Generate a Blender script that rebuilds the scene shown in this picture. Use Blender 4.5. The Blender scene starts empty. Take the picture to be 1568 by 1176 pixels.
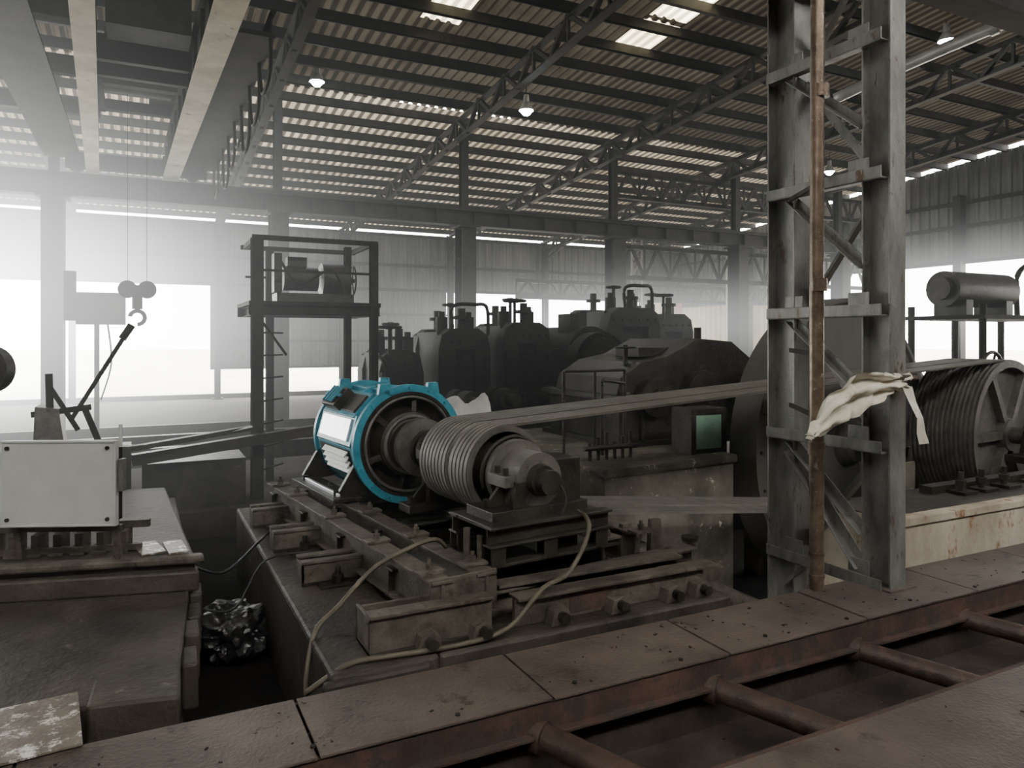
import bpy, bmesh, math, random
from mathutils import Vector, Matrix, noise
random.seed(4)
S = bpy.context.scene
col = S.collection

# ------------------------------------------------------------------ materials
def new_mat(name):
    m = bpy.data.materials.new(name); m.use_nodes = True
    nt = m.node_tree; nt.nodes.clear()
    out = nt.nodes.new('ShaderNodeOutputMaterial')
    return m, nt, out

def dirty(name, c1, c2, rough=0.8, metal=0.0, scale=3.0, c3=None, c3amt=0.55, bump=0.3, bscale=40, stretch=None, spec=0.4):
    m, nt, out = new_mat(name)
    N, L = nt.nodes, nt.links
    b = N.new('ShaderNodeBsdfPrincipled')
    tc = N.new('ShaderNodeTexCoord')
    mp = N.new('ShaderNodeMapping')
    if stretch: mp.inputs['Scale'].default_value = stretch
    L.new(tc.outputs['Object'], mp.inputs['Vector'])
    n1 = N.new('ShaderNodeTexNoise'); n1.inputs['Scale'].default_value = scale
    n1.inputs['Detail'].default_value = 8; n1.inputs['Roughness'].default_value = 0.65
    L.new(mp.outputs[0], n1.inputs['Vector'])
    r1 = N.new('ShaderNodeValToRGB')
    r1.color_ramp.elements[0].position = 0.35; r1.color_ramp.elements[0].color = (*c1, 1)
    r1.color_ramp.elements[1].position = 0.68; r1.color_ramp.elements[1].color = (*c2, 1)
    L.new(n1.outputs['Fac'], r1.inputs['Fac'])
    colout = r1.outputs['Color']
    if c3:
        n2 = N.new('ShaderNodeTexNoise'); n2.inputs['Scale'].default_value = scale*2.3
        n2.inputs['Detail'].default_value = 10; n2.inputs['Roughness'].default_value = 0.75
        L.new(mp.outputs[0], n2.inputs['Vector'])
        r2 = N.new('ShaderNodeValToRGB')
        r2.color_ramp.elements[0].position = c3amt; r2.color_ramp.elements[0].color = (0,0,0,1)
        r2.color_ramp.elements[1].position = c3amt+0.08; r2.color_ramp.elements[1].color = (1,1,1,1)
        L.new(n2.outputs['Fac'], r2.inputs['Fac'])
        mx = N.new('ShaderNodeMixRGB')
        L.new(r2.outputs['Color'], mx.inputs['Fac'])
        L.new(colout, mx.inputs['Color1']); mx.inputs['Color2'].default_value = (*c3, 1)
        colout = mx.outputs['Color']
    L.new(colout, b.inputs['Base Color'])
    b.inputs['Roughness'].default_value = rough; b.inputs['Metallic'].default_value = metal
    b.inputs['Specular IOR Level'].default_value = spec
    if bump:
        n3 = N.new('ShaderNodeTexNoise'); n3.inputs['Scale'].default_value = bscale
        n3.inputs['Detail'].default_value = 5
        L.new(tc.outputs['Object'], n3.inputs['Vector'])
        bp = N.new('ShaderNodeBump'); bp.inputs['Strength'].default_value = bump; bp.inputs['Distance'].default_value = 0.01
        L.new(n3.outputs['Fac'], bp.inputs['Height']); L.new(bp.outputs[0], b.inputs['Normal'])
    L.new(b.outputs[0], out.inputs['Surface'])
    return m

def emis(name, c, s):
    m, nt, out = new_mat(name)
    e = nt.nodes.new('ShaderNodeEmission'); e.inputs['Color'].default_value = (*c,1); e.inputs['Strength'].default_value = s
    nt.links.new(e.outputs[0], out.inputs['Surface'])
    return m

def translucent(name, c, tw, dark=None, period=0.25, glossy=False):
    """sheet that lets daylight through; ribs are denser"""
    m, nt, out = new_mat(name); N, L = nt.nodes, nt.links
    d = N.new('ShaderNodeBsdfDiffuse'); t = N.new('ShaderNodeBsdfTranslucent')
    mx = N.new('ShaderNodeMixShader'); mx.inputs[0].default_value = tw
    tc = N.new('ShaderNodeTexCoord')
    n = N.new('ShaderNodeTexNoise'); n.inputs['Scale'].default_value = 0.7; n.inputs['Detail'].default_value = 6
    L.new(tc.outputs['Object'], n.inputs['Vector'])
    r = N.new('ShaderNodeValToRGB')
    r.color_ramp.elements[0].position = 0.3; r.color_ramp.elements[0].color = (c[0]*.5,c[1]*.46,c[2]*.42,1)
    r.color_ramp.elements[1].position = 0.65; r.color_ramp.elements[1].color = (*c,1)
    L.new(n.outputs['Fac'], r.inputs['Fac'])
    w = N.new('ShaderNodeTexWave'); w.bands_direction = 'X'; w.inputs['Scale'].default_value = 2*math.pi/20/period
    w.inputs['Distortion'].default_value = 0
    L.new(tc.outputs['Object'], w.inputs['Vector'])
    r2 = N.new('ShaderNodeValToRGB')
    k = dark if dark is not None else 1.0
    r2.color_ramp.elements[0].position = 0.2; r2.color_ramp.elements[0].color = (k,k,k,1)
    r2.color_ramp.elements[1].position = 0.5; r2.color_ramp.elements[1].color = (1,1,1,1)
    L.new(w.outputs['Fac'], r2.inputs['Fac'])
    mu = N.new('ShaderNodeMixRGB'); mu.blend_type = 'MULTIPLY'; mu.inputs['Fac'].default_value = 1
    L.new(r.outputs['Color'], mu.inputs['Color1']); L.new(r2.outputs['Color'], mu.inputs['Color2'])
    L.new(mu.outputs[0], d.inputs['Color']); L.new(mu.outputs[0], t.inputs['Color'])
    L.new(d.outputs[0], mx.inputs[1]); L.new(t.outputs[0], mx.inputs[2]); L.new(mx.outputs[0], out.inputs['Surface'])
    return m

M_conc  = dirty('concrete_oily', (0.022,0.017,0.014), (0.085,0.07,0.056), 0.55, 0, 1.8, (0.19,0.16,0.13), 0.61, 0.9, 24)
M_concL = dirty('concrete_pale', (0.30,0.25,0.18), (0.56,0.50,0.40), 0.9, 0, 1.8, (0.26,0.12,0.05), 0.56, 0.6, 30, stretch=(1,1,.5))
M_plinth= dirty('concrete_stained', (0.05,0.045,0.035), (0.16,0.14,0.11), 0.9, 0, 2.0, (0.55,0.49,0.40), 0.60, 0.6, 30)
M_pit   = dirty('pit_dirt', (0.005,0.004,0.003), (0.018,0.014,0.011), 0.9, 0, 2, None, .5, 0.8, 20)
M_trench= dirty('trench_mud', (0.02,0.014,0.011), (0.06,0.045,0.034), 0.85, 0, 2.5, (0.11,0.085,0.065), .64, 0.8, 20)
M_floor = dirty('floor_dust', (0.03,0.025,0.019), (0.07,0.057,0.044), 0.95, 0, .8, None, .5, 0.6, 12)
M_plate = dirty('walkway_plate', (0.075,0.057,0.047), (0.155,0.122,0.101), 0.5, 0.1, 1.8, (0.045,0.035,0.029), 0.56, 0.55, 50)
M_rustch= dirty('rusty_channel', (0.05,0.03,0.023), (0.12,0.07,0.052), 0.7, 0.1, 4, (0.05,0.042,0.036), 0.50, 0.4, 60)
M_steel = dirty('painted_steel_grey', (0.11,0.11,0.098), (0.27,0.265,0.24), 0.42, 0.3, 5, (0.10,0.06,0.036), 0.57, 0.3, 60, stretch=(1,1,.35))
M_dark  = dirty('dark_steel', (0.010,0.009,0.007), (0.032,0.027,0.021), 0.75, 0.1, 3, (0.05,0.038,0.027), 0.64, 0.3, 50)
M_mach  = dirty('machine_grease', (0.016,0.014,0.011), (0.055,0.047,0.037), 0.45, 0.2, 3, (0.12,0.095,0.07), 0.62, 0.5, 45)
M_mill  = dirty('mill_black_iron', (0.008,0.007,0.006), (0.022,0.019,0.015), 0.7, 0.1, 3, (0.04,0.03,0.022), 0.64, 0.3, 45)
M_dust  = dirty('dusty_iron', (0.05,0.041,0.033), (0.16,0.135,0.108), 0.6, 0.15, 5, (0.06,0.041,0.03), 0.55, 0.55, 50)
M_rustp = dirty('rusty_pipe', (0.10,0.07,0.05), (0.24,0.175,0.125), 0.33, 0.5, 7, (0.32,0.29,0.25), 0.58, 0.3, 70)
M_rustd = dirty('rusty_drain_iron', (0.045,0.029,0.022), (0.11,0.068,0.05), 0.5, 0.2, 7, (0.04,0.033,0.028), 0.53, 0.3, 70)
M_blue  = dirty('blue_paint', (0.03,0.20,0.275), (0.065,0.34,0.43), 0.4, 0.0, 7, (0.035,0.065,0.07), 0.59, 0.15, 60)
M_silver= dirty('bare_sheet', (0.65,0.67,0.68), (0.85,0.87,0.87), 0.3, 0.4, 5, None, .5, 0.1, 50)
M_white = dirty('white_slat', (0.8,0.8,0.78), (0.9,0.9,0.88), 0.5, 0, 5, None, .5, 0.1, 50)
M_panel = dirty('panel_enamel', (0.45,0.45,0.42), (0.58,0.58,0.55), 0.45, 0, 1.5, (0.33,0.31,0.27), 0.66, 0.1, 40)
M_belt  = dirty('dusty_rubber', (0.11,0.10,0.085), (0.18,0.165,0.14), 0.55, 0, 4, None, .5, 0.2, 60)
M_grey  = dirty('grey_casting', (0.085,0.078,0.067), (0.18,0.168,0.146), 0.42, 0.2, 5, (0.05,0.04,0.032), 0.6, 0.3, 50)
M_housing = dirty('flywheel_housing', (0.07,0.066,0.057), (0.10,0.094,0.082), 0.6, 0.1, 1, None, 0.6, 0.2, 30)
M_blotch= dirty('white_blotched_plate', (0.14,0.115,0.09), (0.24,0.2,0.16), 0.4, 0.2, 6, (0.85,0.82,0.76), 0.53, 0.4, 40)  # plate colour with random white blotches
M_roofD = translucent('roof_sheet_dark', (0.19,0.16,0.12), 0.031, 0.35, 0.2)
M_roofL = translucent('roof_sheet_weathered', (0.68,0.59,0.46), 0.105, 0.2, 0.2)
M_skyl  = translucent('skylight_fibreglass', (0.95,0.88,0.60), 0.85, 0.35, 0.2)
M_wall  = dirty('wall_sheet_metal', (0.10,0.10,0.093), (0.19,0.187,0.172), 0.6, 0.2, 1.0, (0.13,0.10,0.075), 0.66, 0.1, 30, stretch=(3,3,.3))
M_wallY = translucent('wall_sheet_yellow', (0.7,0.6,0.4), 0.12, 0.6, 0.3)
M_wallR = translucent('wall_sheet_red', (0.42,0.16,0.12), 0.10, 0.6, 0.3)
M_plast = dirty('plastic_sheet', (0.55,0.5,0.39), (0.8,0.75,0.62), 0.5, 0, 3, (0.36,0.29,0.2), 0.60, 0.4, 25)
M_bag   = dirty('plastic_bag', (0.012,0.012,0.011), (0.05,0.047,0.044), 0.3, 0, 6, None, .5, 0.5, 25, spec=.7)
M_hose  = dirty('tan_hose', (0.065,0.054,0.037), (0.15,0.125,0.088), 0.5, 0, 6, None, .5, 0.1, 40)
M_cable = dirty('black_cable', (0.015,0.015,0.015), (0.04,0.04,0.04), 0.5, 0, 6, None, .5, 0, 40)
M_crane = dirty('crane_soffit_lit', (0.45,0.39,0.29), (0.7,0.63,0.5), 0.8, 0, 2, (0.2,0.16,0.12), 0.6, 0.2, 40)  # soffit made pale: light from the ground put into its colour
M_green = dirty('green_panel', (0.14,0.24,0.17), (0.26,0.42,0.31), 0.5, 0, 3, None, .5, 0.1, 40)
M_sand  = dirty('sandy_ground', (0.6,0.56,0.48), (0.8,0.76,0.68), 0.95, 0, .3, None, .5, 0.3, 3)
M_pipew = dirty('galvanised_duct', (0.42,0.42,0.40), (0.6,0.6,0.57), 0.35, 0.3, 3, None, .5, 0.1, 30)
M_brick = dirty('orange_brick', (0.4,0.2,0.12), (0.55,0.3,0.18), 0.9, 0, 3, None, .5, 0.1, 30)
M_lamp  = emis('lamp_glow', (0.85,0.93,1.0), 250)

# ------------------------------------------------------------------ builder
class B:
    def __init__(s, name, M=None):
        s.name=name; s.bm=bmesh.new(); s.mats=[]; s.M=M or Matrix.Identity(4)
    def mi(s,m):
        if m not in s.mats: s.mats.append(m)
        return s.mats.index(m)
    def v(s,p): return s.bm.verts.new(s.M@Vector(p))
    def f(s,vs,m,smooth=False):
        try:
            f=s.bm.faces.new(vs); f.material_index=s.mi(m); f.smooth=smooth; return f
        except ValueError: return None
    def box(s,c,d,m,rot=None):
        c=Vector(c); R=rot if rot else Matrix.Identity(3)
        vs=[s.v(c+R@Vector((x*d[0]/2,y*d[1]/2,z*d[2]/2))) for x in(-1,1) for y in(-1,1) for z in(-1,1)]
        for q in((0,1,3,2),(4,6,7,5),(0,4,5,1),(2,3,7,6),(0,2,6,4),(1,5,7,3)):
            s.f([vs[i] for i in q],m)
        return s
    def bx(s,x0,x1,y0,y1,z0,z1,m): return s.box(((x0+x1)/2,(y0+y1)/2,(z0+z1)/2),(x1-x0,y1-y0,z1-z0),m)
    @staticmethod
    def frame(p1,p2,up=(0,0,1)):
        p1,p2=Vector(p1),Vector(p2); a=(p2-p1); L=a.length; a.normalize()
        u=Vector(up)
        if abs(a.dot(u))>0.98: u=Vector((0,1,0))
        x=a.cross(u).normalized(); z=x.cross(a).normalized()
        return Matrix((x,a,z)).transposed(),L,(p1+p2)/2
    def beam(s,p1,p2,w,h,m,up=(0,0,1)):
        R,L,c=s.frame(p1,p2,up); return s.box(c,(w,L,h),m,R)
    def ibeam(s,p1,p2,w,h,t,m,up=(0,0,1)):
        R,L,c=s.frame(p1,p2,up)
        s.box(c+R@Vector((0,0,h/2-t/2)),(w,L,t),m,R); s.box(c-R@Vector((0,0,h/2-t/2)),(w,L,t),m,R)
        s.box(c,(t,L,h-2*t),m,R); return s
    def angle(s,p1,p2,w,m,up=(0,0,1)):
        R,L,c=s.frame(p1,p2,up); t=w*0.14
        s.box(c+R@Vector((0,0,-w/2)),(w,L,t),m,R); s.box(c+R@Vector((-w/2,0,0)),(t,L,w),m,R); return s
    def cyl(s,p1,p2,r,m,seg=24,r2=None,cap=True):
        p1,p2=Vector(p1),Vector(p2); R,L,c=s.frame(p1,p2); r2=r if r2 is None else r2
        A=[];Bv=[]
        for i in range(seg):
            a=2*math.pi*i/seg; o=R@Vector((math.cos(a),0,math.sin(a)))
            A.append(p1+o*r); Bv.append(p2+o*r2)
        va=[s.v(p) for p in A]; vb=[s.v(p) for p in Bv]
        for i in range(seg):
            j=(i+1)%seg; s.f([va[i],vb[i],vb[j],va[j]],m,True)
        if cap:
            s.f([s.v(p) for p in A],m); s.f([s.v(p) for p in reversed(Bv)],m)
        return s
    def lathe(s,prof,o,axis,m,seg=48,a0=0,a1=2*math.pi):
        o=Vector(o); R,_,_=s.frame(o,o+Vector(axis)); ax=Vector(axis).normalized()
        full=abs(a1-a0-2*math.pi)<1e-4; n=seg if full else seg+1
        def ring(t,r):
            return [s.v(o+ax*t+R@Vector((math.cos(a0+(a1-a0)*i/seg)*r,0,math.sin(a0+(a1-a0)*i/seg)*r))) for i in range(n)]
        for (t0,r0),(t1,r1) in zip(prof[:-1],prof[1:]):
            a=ring(t0,max(r0,1e-4)); b=ring(t1,max(r1,1e-4))
            for i in range(seg):
                j=(i+1)%n; s.f([a[i],b[i],b[j],a[j]],m,True)
        return s
    def tube(s,pts,r,m,seg=10,sub=6):
        P=[Vector(p) for p in pts]
        if sub>1 and len(P)>2:
            Q=[]
            for i in range(len(P)-1):
                p0=P[max(i-1,0)];p1=P[i];p2=P[i+1];p3=P[min(i+2,len(P)-1)]
                for k in range(sub):
                    t=k/sub
                    Q.append(0.5*((2*p1)+(p2-p0)*t+(2*p0-5*p1+4*p2-p3)*t*t+(3*p1-p0-3*p2+p3)*t**3))
            Q.append(P[-1]); P=Q
        rings=[]
        for i,p in enumerate(P):
            d=(P[min(i+1,len(P)-1)]-P[max(i-1,0)])
            R,_,_=s.frame((0,0,0),d)
            rings.append([s.v(p+R@Vector((math.cos(2*math.pi*k/seg)*r,0,math.sin(2*math.pi*k/seg)*r))) for k in range(seg)])
        for a,b in zip(rings[:-1],rings[1:]):
            for k in range(seg):
                s.f([a[k],b[k],b[(k+1)%seg],a[(k+1)%seg]],m,True)
        s.f(rings[0],m); s.f(list(reversed(rings[-1])),m)
        return s
    def torus(s,c,axis,R0,r,m,seg=32,ms=8,a0=0,a1=2*math.pi):
        c=Vector(c); R,_,_=s.frame(c,c+Vector(axis)); ax=Vector(axis).normalized()
        full=abs(a1-a0-2*math.pi)<1e-4; n=seg if full else seg+1; rings=[]
        for i in range(n):
            a=a0+(a1-a0)*i/seg; o=R@Vector((math.cos(a),0,math.sin(a)))
            rings.append([s.v(c+o*(R0+r*math.cos(2*math.pi*k/ms))+ax*(r*math.sin(2*math.pi*k/ms))) for k in range(ms)])
        for i in range(seg):
            a=rings[i]; b=rings[(i+1)%n]
            for k in range(ms): s.f([a[k],b[k],b[(k+1)%ms],a[(k+1)%ms]],m,True)
        return s
    def prism(s,poly,z0,z1,m,mt=None):
        a=[s.v((x,y,z0)) for x,y in poly]; b=[s.v((x,y,z1)) for x,y in poly]
        s.f(b,mt or m); s.f(list(reversed(a)),m)
        for i in range(len(poly)):
            j=(i+1)%len(poly); s.f([a[i],a[j],b[j],b[i]],m)
        return s
    def extr(s,poly,o,ux,uz,d,m):
        """2d polygon in plane (ux,uz) at o extruded along vector d"""
        o=Vector(o);ux=Vector(ux);uz=Vector(uz);d=Vector(d)
        a=[s.v(o+ux*x+uz*z) for x,z in poly]; b=[s.v(o+ux*x+uz*z+d) for x,z in poly]
        s.f(a,m); s.f(list(reversed(b)),m)
        for i in range(len(poly)):
            j=(i+1)%len(poly); s.f([a[i],b[i],b[j],a[j]],m)
        return s
    def bolt(s,p,r,h,m,axis=(0,0,1)):
        p=Vector(p); return s.cyl(p,p+Vector(axis)*h,r,m,6)
    def wheel(s,c,axis,R0,m,r=0.012,sp=5):
        s.torus(c,axis,R0,r,m,28,8); c=Vector(c); Rm,_,_=s.frame(c,c+Vector(axis))
        for k in range(sp):
            a=2*math.pi*k/sp; s.cyl(c,c+Rm@Vector((math.cos(a),0,math.sin(a)))*R0,r*.7,m,8)
        ax=Vector(axis).normalized(); s.cyl(c-ax*.03,c+ax*.03,r*2.4,m,12); return s
    def done(s,bevel=0,parent=None):
        me=bpy.data.meshes.new(s.name); 
        bmesh.ops.recalc_face_normals(s.bm,faces=s.bm.faces)
        s.bm.to_mesh(me); s.bm.free()
        for m in s.mats: me.materials.append(m)
        o=bpy.data.objects.new(s.name,me); col.objects.link(o)
        if bevel:
            bv=o.modifiers.new('bevel','BEVEL'); bv.width=bevel; bv.segments=2; bv.limit_method='ANGLE'; bv.angle_limit=math.radians(50)
        if parent: o.parent=parent
        return o

def corrugate(b,o,u,v,n,lu,lv,m,period=0.3,amp=0.035,top=None):
    o,u,v,n=map(Vector,(o,u,v,n)); cols=int(lu/period); prof=[(0,0),(.32,0),(.42,1),(.72,1),(.9,0)]
    pts=[]
    for c in range(cols):
        for t,h in prof: pts.append(((c+t)*period,h*amp))
    pts.append((lu,0))
    r0=[b.v(o+u*x+n*h) for x,h in pts]; r1=[b.v(o+u*x+n*h+v*(top(x) if top else lv)) for x,h in pts]
    for i in range(len(pts)-1): b.f([r0[i],r0[i+1],r1[i+1],r1[i]],m)

# ------------------------------------------------------------------ shell
FZ=-0.35; W=26.0; XR=21.6; XL=-14.0; YC=15.3; BX0=2.2; BAY=4.07; YF=-4.0
SL=0.093
def roofz(y): return 5.72+SL*(26-y)
b=B('ground'); b.bx(-90,140,26.3,160,-0.6,-0.42,M_sand); b.bx(21.9,140,-40,26.3,-0.6,-0.42,M_sand); b.done()
b=B('floor')
b.bx(XL,XR+.3,9.0,26.3,FZ-.3,FZ,M_floor); b.bx(13,XR+.3,YF,9.0,FZ-.3,FZ,M_floor); b.bx(XL,-4,YF,9,FZ-.3,FZ,M_floor); b.done()
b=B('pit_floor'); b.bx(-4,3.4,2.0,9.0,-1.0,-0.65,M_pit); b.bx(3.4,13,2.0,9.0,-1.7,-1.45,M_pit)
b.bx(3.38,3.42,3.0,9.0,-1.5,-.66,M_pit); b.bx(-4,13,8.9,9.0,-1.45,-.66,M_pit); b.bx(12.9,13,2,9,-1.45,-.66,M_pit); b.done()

Yn=Vector((0,-math.cos(math.atan(SL)),math.sin(math.atan(SL)))) # up the slope (towards camera)
nr=Vector((0,math.sin(math.atan(SL)),math.cos(math.atan(SL))))
b=B('ceiling')
k=1/math.cos(math.atan(SL))
def roofrun(x0,x1,ya,yb,m): corrugate(b,(x0,ya,roofz(ya)),(1,0,0),Yn,nr,x1-x0,(ya-yb)*k,m,.2,.04)
roofrun(XL,XR,26.5,YC,M_roofL)
RY=-3.0  # roof stops short of the front wall: unseen gap sized to light the foreground
roofrun(XL,4.2,YC,RY,M_roofD)
roofrun(4.2,4.9,YC,11.8,M_roofD); roofrun(4.2,4.9,11.8,10.0,M_skyl); roofrun(4.2,4.9,10.0,RY,M_roofD)
roofrun(4.9,7.8,YC,RY,M_roofD)
roofrun(7.8,8.6,YC,11.5,M_roofD); roofrun(7.8,8.6,11.5,10.4,M_skyl); roofrun(7.8,8.6,10.4,10.25,M_roofD); roofrun(7.8,8.6,10.25,9.15,M_skyl); roofrun(7.8,8.6,9.15,9.0,M_roofD); roofrun(7.8,8.6,9.0,7.8,M_skyl); roofrun(7.8,8.6,7.8,RY,M_roofD)
roofrun(8.6,XR,YC,RY,M_roofD)
b.done()
b=B('roof_purlins')
y=25.9
while y>RY:
    z=roofz(y)-.09
    b.bx(XL,XR,y-.03,y+.03,z-.09,z+.08,M_dark); b.bx(XL,XR,y-.03,y+.06,z-.09,z-.08,M_dark)
    y-=0.86
b.done()
for k_ in range(-3,5):
    x=BX0+BAY*k_
    b=B('roof_truss')
    ys=[26-0.6*i for i in range(0,46)]
    dep=0.48
    b.angle((x,26,roofz(26)-.24),(x,RY,roofz(RY)-.24),.15,M_dark)
    b.angle((x,25.2,roofz(25.2)-.3-dep*.6),(x,RY,roofz(RY)-.24-dep),.16,M_dark)
    for i in range(len(ys)-1):
        a=ys[i];c=ys[i+1]
        za=roofz(a)-.24-(0 if i%2==0 else dep); zc=roofz(c)-.24-(dep if i%2==0 else 0)
        b.beam((x,a,za),(x,c,zc),.08,.07,M_dark)
        if i%2==0: b.beam((x,a,roofz(a)-.26),(x,a,roofz(a)-.22-dep),.05,.05,M_dark)
    b.beam((x,25.9,4.7),(x,23.8,roofz(23.8)-.6),.08,.08,M_dark)
    b.done()

b=B('wall_back')
HW=3.4; TOP=5.45
def wall(x0,x1,z0,z1,m=M_wall): corrugate(b,(x0,W,z0),(1,0,0),(0,0,1),(0,-1,0),x1-x0,z1-z0,m,.3,.05)
wall(XL,XR,HW,TOP); wall(2.0,10.3,.62,HW); wall(8.2,10.3,FZ,.62); 
wall(19.2,XR,FZ,1.2); wall(19.2,19.8,1.2,HW); wall(19.8,20.7,1.2,HW,M_wallY); wall(20.7,XR,1.2,HW,M_wallR)
b.box(((XL+XR)/2,W+.1,-.3),(XR-XL,.12,.2),M_conc)
for z in (3.4,4.3,5.4): b.bx(XL,XR,W-.16,W-.06,z-.05,z+.05,M_dark)
for z in (.65,1.55,2.5): b.bx(2.0,10.3,W-.16,W-.06,z-.04,z+.04,M_dark)
for z in (1.3,2.4): b.bx(19.2,XR,W-.16,W-.06,z-.04,z+.04,M_dark)
b.done()
b=B('wall_right')
def wr(y0,y1,z0,z1,m=M_wall): corrugate(b,(XR,y0,z0),(0,1,0),(0,0,1),(-1,0,0),y1-y0,z1-z0,m,.3,.05)
wr(YF,5,FZ,3.85); wr(19.5,W,FZ,1.0); wr(19.5,W,1.0,3.0,M_wallY);wr(19.5,W,3.0,3.85)
corrugate(b,(XR,YF,3.85),(0,1,0),(0,0,1),(-1,0,0),W-YF,1,M_wall,.3,.05,top=lambda x:roofz(YF+x)-.12-3.85)
for z in (3.85,4.9,5.6): b.bx(XR-.16,XR-.06,YF,W,z-.05,z+.05,M_dark)
for y in (5,9.2,13.4,17.6,21.8): b.bx(XR-.3,XR-.05,y-.12,y+.12,FZ,5.8,M_dark)
b.done()
b=B('unseen_wall_left'); corrugate(b,(XL,YF,FZ),(0,1,0),(0,0,1),(1,0,0),W-YF,1,M_wall,.3,.05,top=lambda x:roofz(YF+x)-.2-FZ); b.done()  # unseen side wall, added to keep daylight out
b=B('unseen_wall_front'); corrugate(b,(XL,YF,FZ),(1,0,0),(0,0,1),(0,1,0),XR-XL,8.2,M_wall,.3,.05); b.done()  # unseen wall behind the camera, added to cut the front light

for k_ in range(-3,5):
    x=BX0+BAY*k_
    b=B('wall_column'); b.ibeam((x,W-.3,FZ),(x,W-.3,5.3),.18,.26,.02,M_dark,up=(0,1,0)); b.box((x,W-.3,FZ+.02),(.35,.4,.04),M_dark); b.done()
for k_ in range(-3,5):
    x=BX0+BAY*k_+.25+(.22 if k_==-1 else 0)
    b=B('crane_column'); b.ibeam((x,YC,FZ),(x,YC,4.15),.34,.45,.03,M_dark,up=(0,1,0)); b.ibeam((x,YC+.1,4.15),(x,YC+.1,roofz(YC)-.3),.16,.2,.02,M_dark,up=(0,1,0))
    b.box((x,YC,4.12),(.5,.6,.05),M_dark); b.box((x,YC,FZ+.03),(.6,.7,.06),M_dark)
    for z in [0.4+.6*i for i in range(6)]: b.box((x,YC,z),(.36,.02,.05),M_dark)
    b.done()
b=B('crane_runway_beam'); b.ibeam((XL,YC,4.33),(XR-.4,YC,4.33),.26,.36,.03,M_dark); b.bx(XL,XR-.4,YC-.04,YC+.04,4.51,4.58,M_dark)
for i in range(40): b.box((XL+.9*i,YC,4.33),(.015,.24,.31),M_dark)
b.done()
def lattice(name,p1,p2,h,n,w=.09,m=M_dark):
    b=B(name); p1,p2=Vector(p1),Vector(p2); up=Vector((0,0,h))
    b.angle(p1,p2,w*1.3,m); b.angle(p1+up,p2+up,w*1.3,m)
    for i in range(n):
        a=p1.lerp(p2,i/n); c=p1.lerp(p2,(i+1)/n); mid=(a+c)/2
        b.beam(a,mid+up,w*.7,w*.7,m); b.beam(mid+up,c,w*.7,w*.7,m); b.beam(a,a+up,w*.5,w*.5,m)
    return b.done()
lattice('lattice_girder',(10.9,YC+.35,3.2),(XR-.5,YC+.35,3.2),.8,12)
lattice('lattice_girder',(10.9,YC+.4,5.3),(XR-.5,YC+.4,5.3),.6,14)
lattice('lattice_girder',(10.2,20,2.9),(XR-.5,20,2.9),.5,14)
for x in (14.6,18.7):
    b=B('lattice_column'); 
    for z in [FZ+.5*i for i in range(11)]:
        b.beam((x-.2,19.9,z),(x+.2,19.9,z+.5),.04,.04,M_steel)
    b.angle((x-.2,19.9,FZ),(x-.2,19.9,5.2),.08,M_steel); b.angle((x+.2,19.9,FZ),(x+.2,19.9,5.2),.08,M_steel); b.done()

# ------------------------------------------------------------------ overhead crane
b=B('overhead_crane')
for (xf,xn,bw) in ((-.80,-.29,.21),(.48,.83,.28)):
    A=Vector((xf,15.5,0)); C=Vector((xn,2.9,0))
    Z=lambda p,z:(p.x,p.y,z)
    b.beam(Z(A,4.615),Z(C,4.615),bw,.03,M_crane); b.beam(Z(A,5.12),Z(C,5.12),bw,.03,M_dark)
    for dx in (-.08,.08): b.beam((A.x+dx,A.y,4.865),(C.x+dx,C.y,4.865),.015,.48,M_dark)
    for i in range(16):
        p=A.lerp(C,i/16); b.box((p.x,p.y,4.86),(bw-.03,.02,.46),M_dark)
b.bx(-1.2,1.1,15.0,15.15,4.62,4.9,M_dark)
for x in (-1.05,.85): b.cyl((x,15.2,4.72),(x,15.38,4.72),.13,M_dark)
b.bx(-.9,1.4,2.8,3.1,4.62,4.9,M_dark)
b.bx(-.75,.75,11.6,11.75,5.14,5.3,M_dark); b.bx(-.75,.75,12.9,13.05,5.14,5.3,M_dark)
b.bx(-.7,-.5,11.5,13.1,5.14,5.3,M_dark); b.bx(.45,.65,11.5,13.1,5.14,5.3,M_dark)
b.cyl((-.5,12.3,5.42),(.4,12.3,5.42),.2,M_mach); b.bx(.1,.5,12.6,12.95,5.3,5.7,M_mach)
b.bx(-.35,.5,9.0,9.5,5.0,5.5,M_dark); b.cyl((-.4,10.2,5.2),(.5,10.2,5.2),.2,M_mach); b.bx(-.5,.7,9.9,10.0,4.9,5.2,M_dark); b.bx(-.5,.7,10.5,10.6,4.9,5.2,M_dark)
b.bx(-1.5,-.95,3.5,14.9,4.75,4.78,M_dark)
for y in range(4,15): b.cyl((-1.48,y,4.78),(-1.48,y,5.6),.018,M_dark,8)
b.cyl((-1.48,3.6,5.6),(-1.48,14.8,5.6),.02,M_dark,8); b.cyl((-1.48,3.6,5.2),(-1.48,14.8,5.2),.015,M_dark,8)
for y in (9.6,11.6,13.6): b.bx(-5.0,-.6,y,y+.14,5.2,5.45,M_dark)
b.bx(.65,1.25,8,14.9,4.75,4.8,M_dark)
for dx in (-.13,.13): b.cyl((-.06+dx,12.3,5.3),(-.06+dx,12.3,2.3),.004,M_dark,6)
for dx in (-.10,.10): b.lathe([(-.04,.0),(-.04,.13),(0,.11),(.04,.13),(.04,0)],(-.06+dx*1.3,12.3,2.34),(0,1,0),M_dark,28)
b.bx(-.13,.01,12.2,12.4,2.05,2.4,M_dark)
b.torus((-.06,12.3,1.92),(0,1,0),.1,.03,M_dark,24,8,math.radians(-90),math.radians(170)); b.cyl((-.06,12.3,2.08),(-.06,12.3,2.0),.035,M_dark,10)
b.done()
b=B('festoon_cable')
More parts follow.
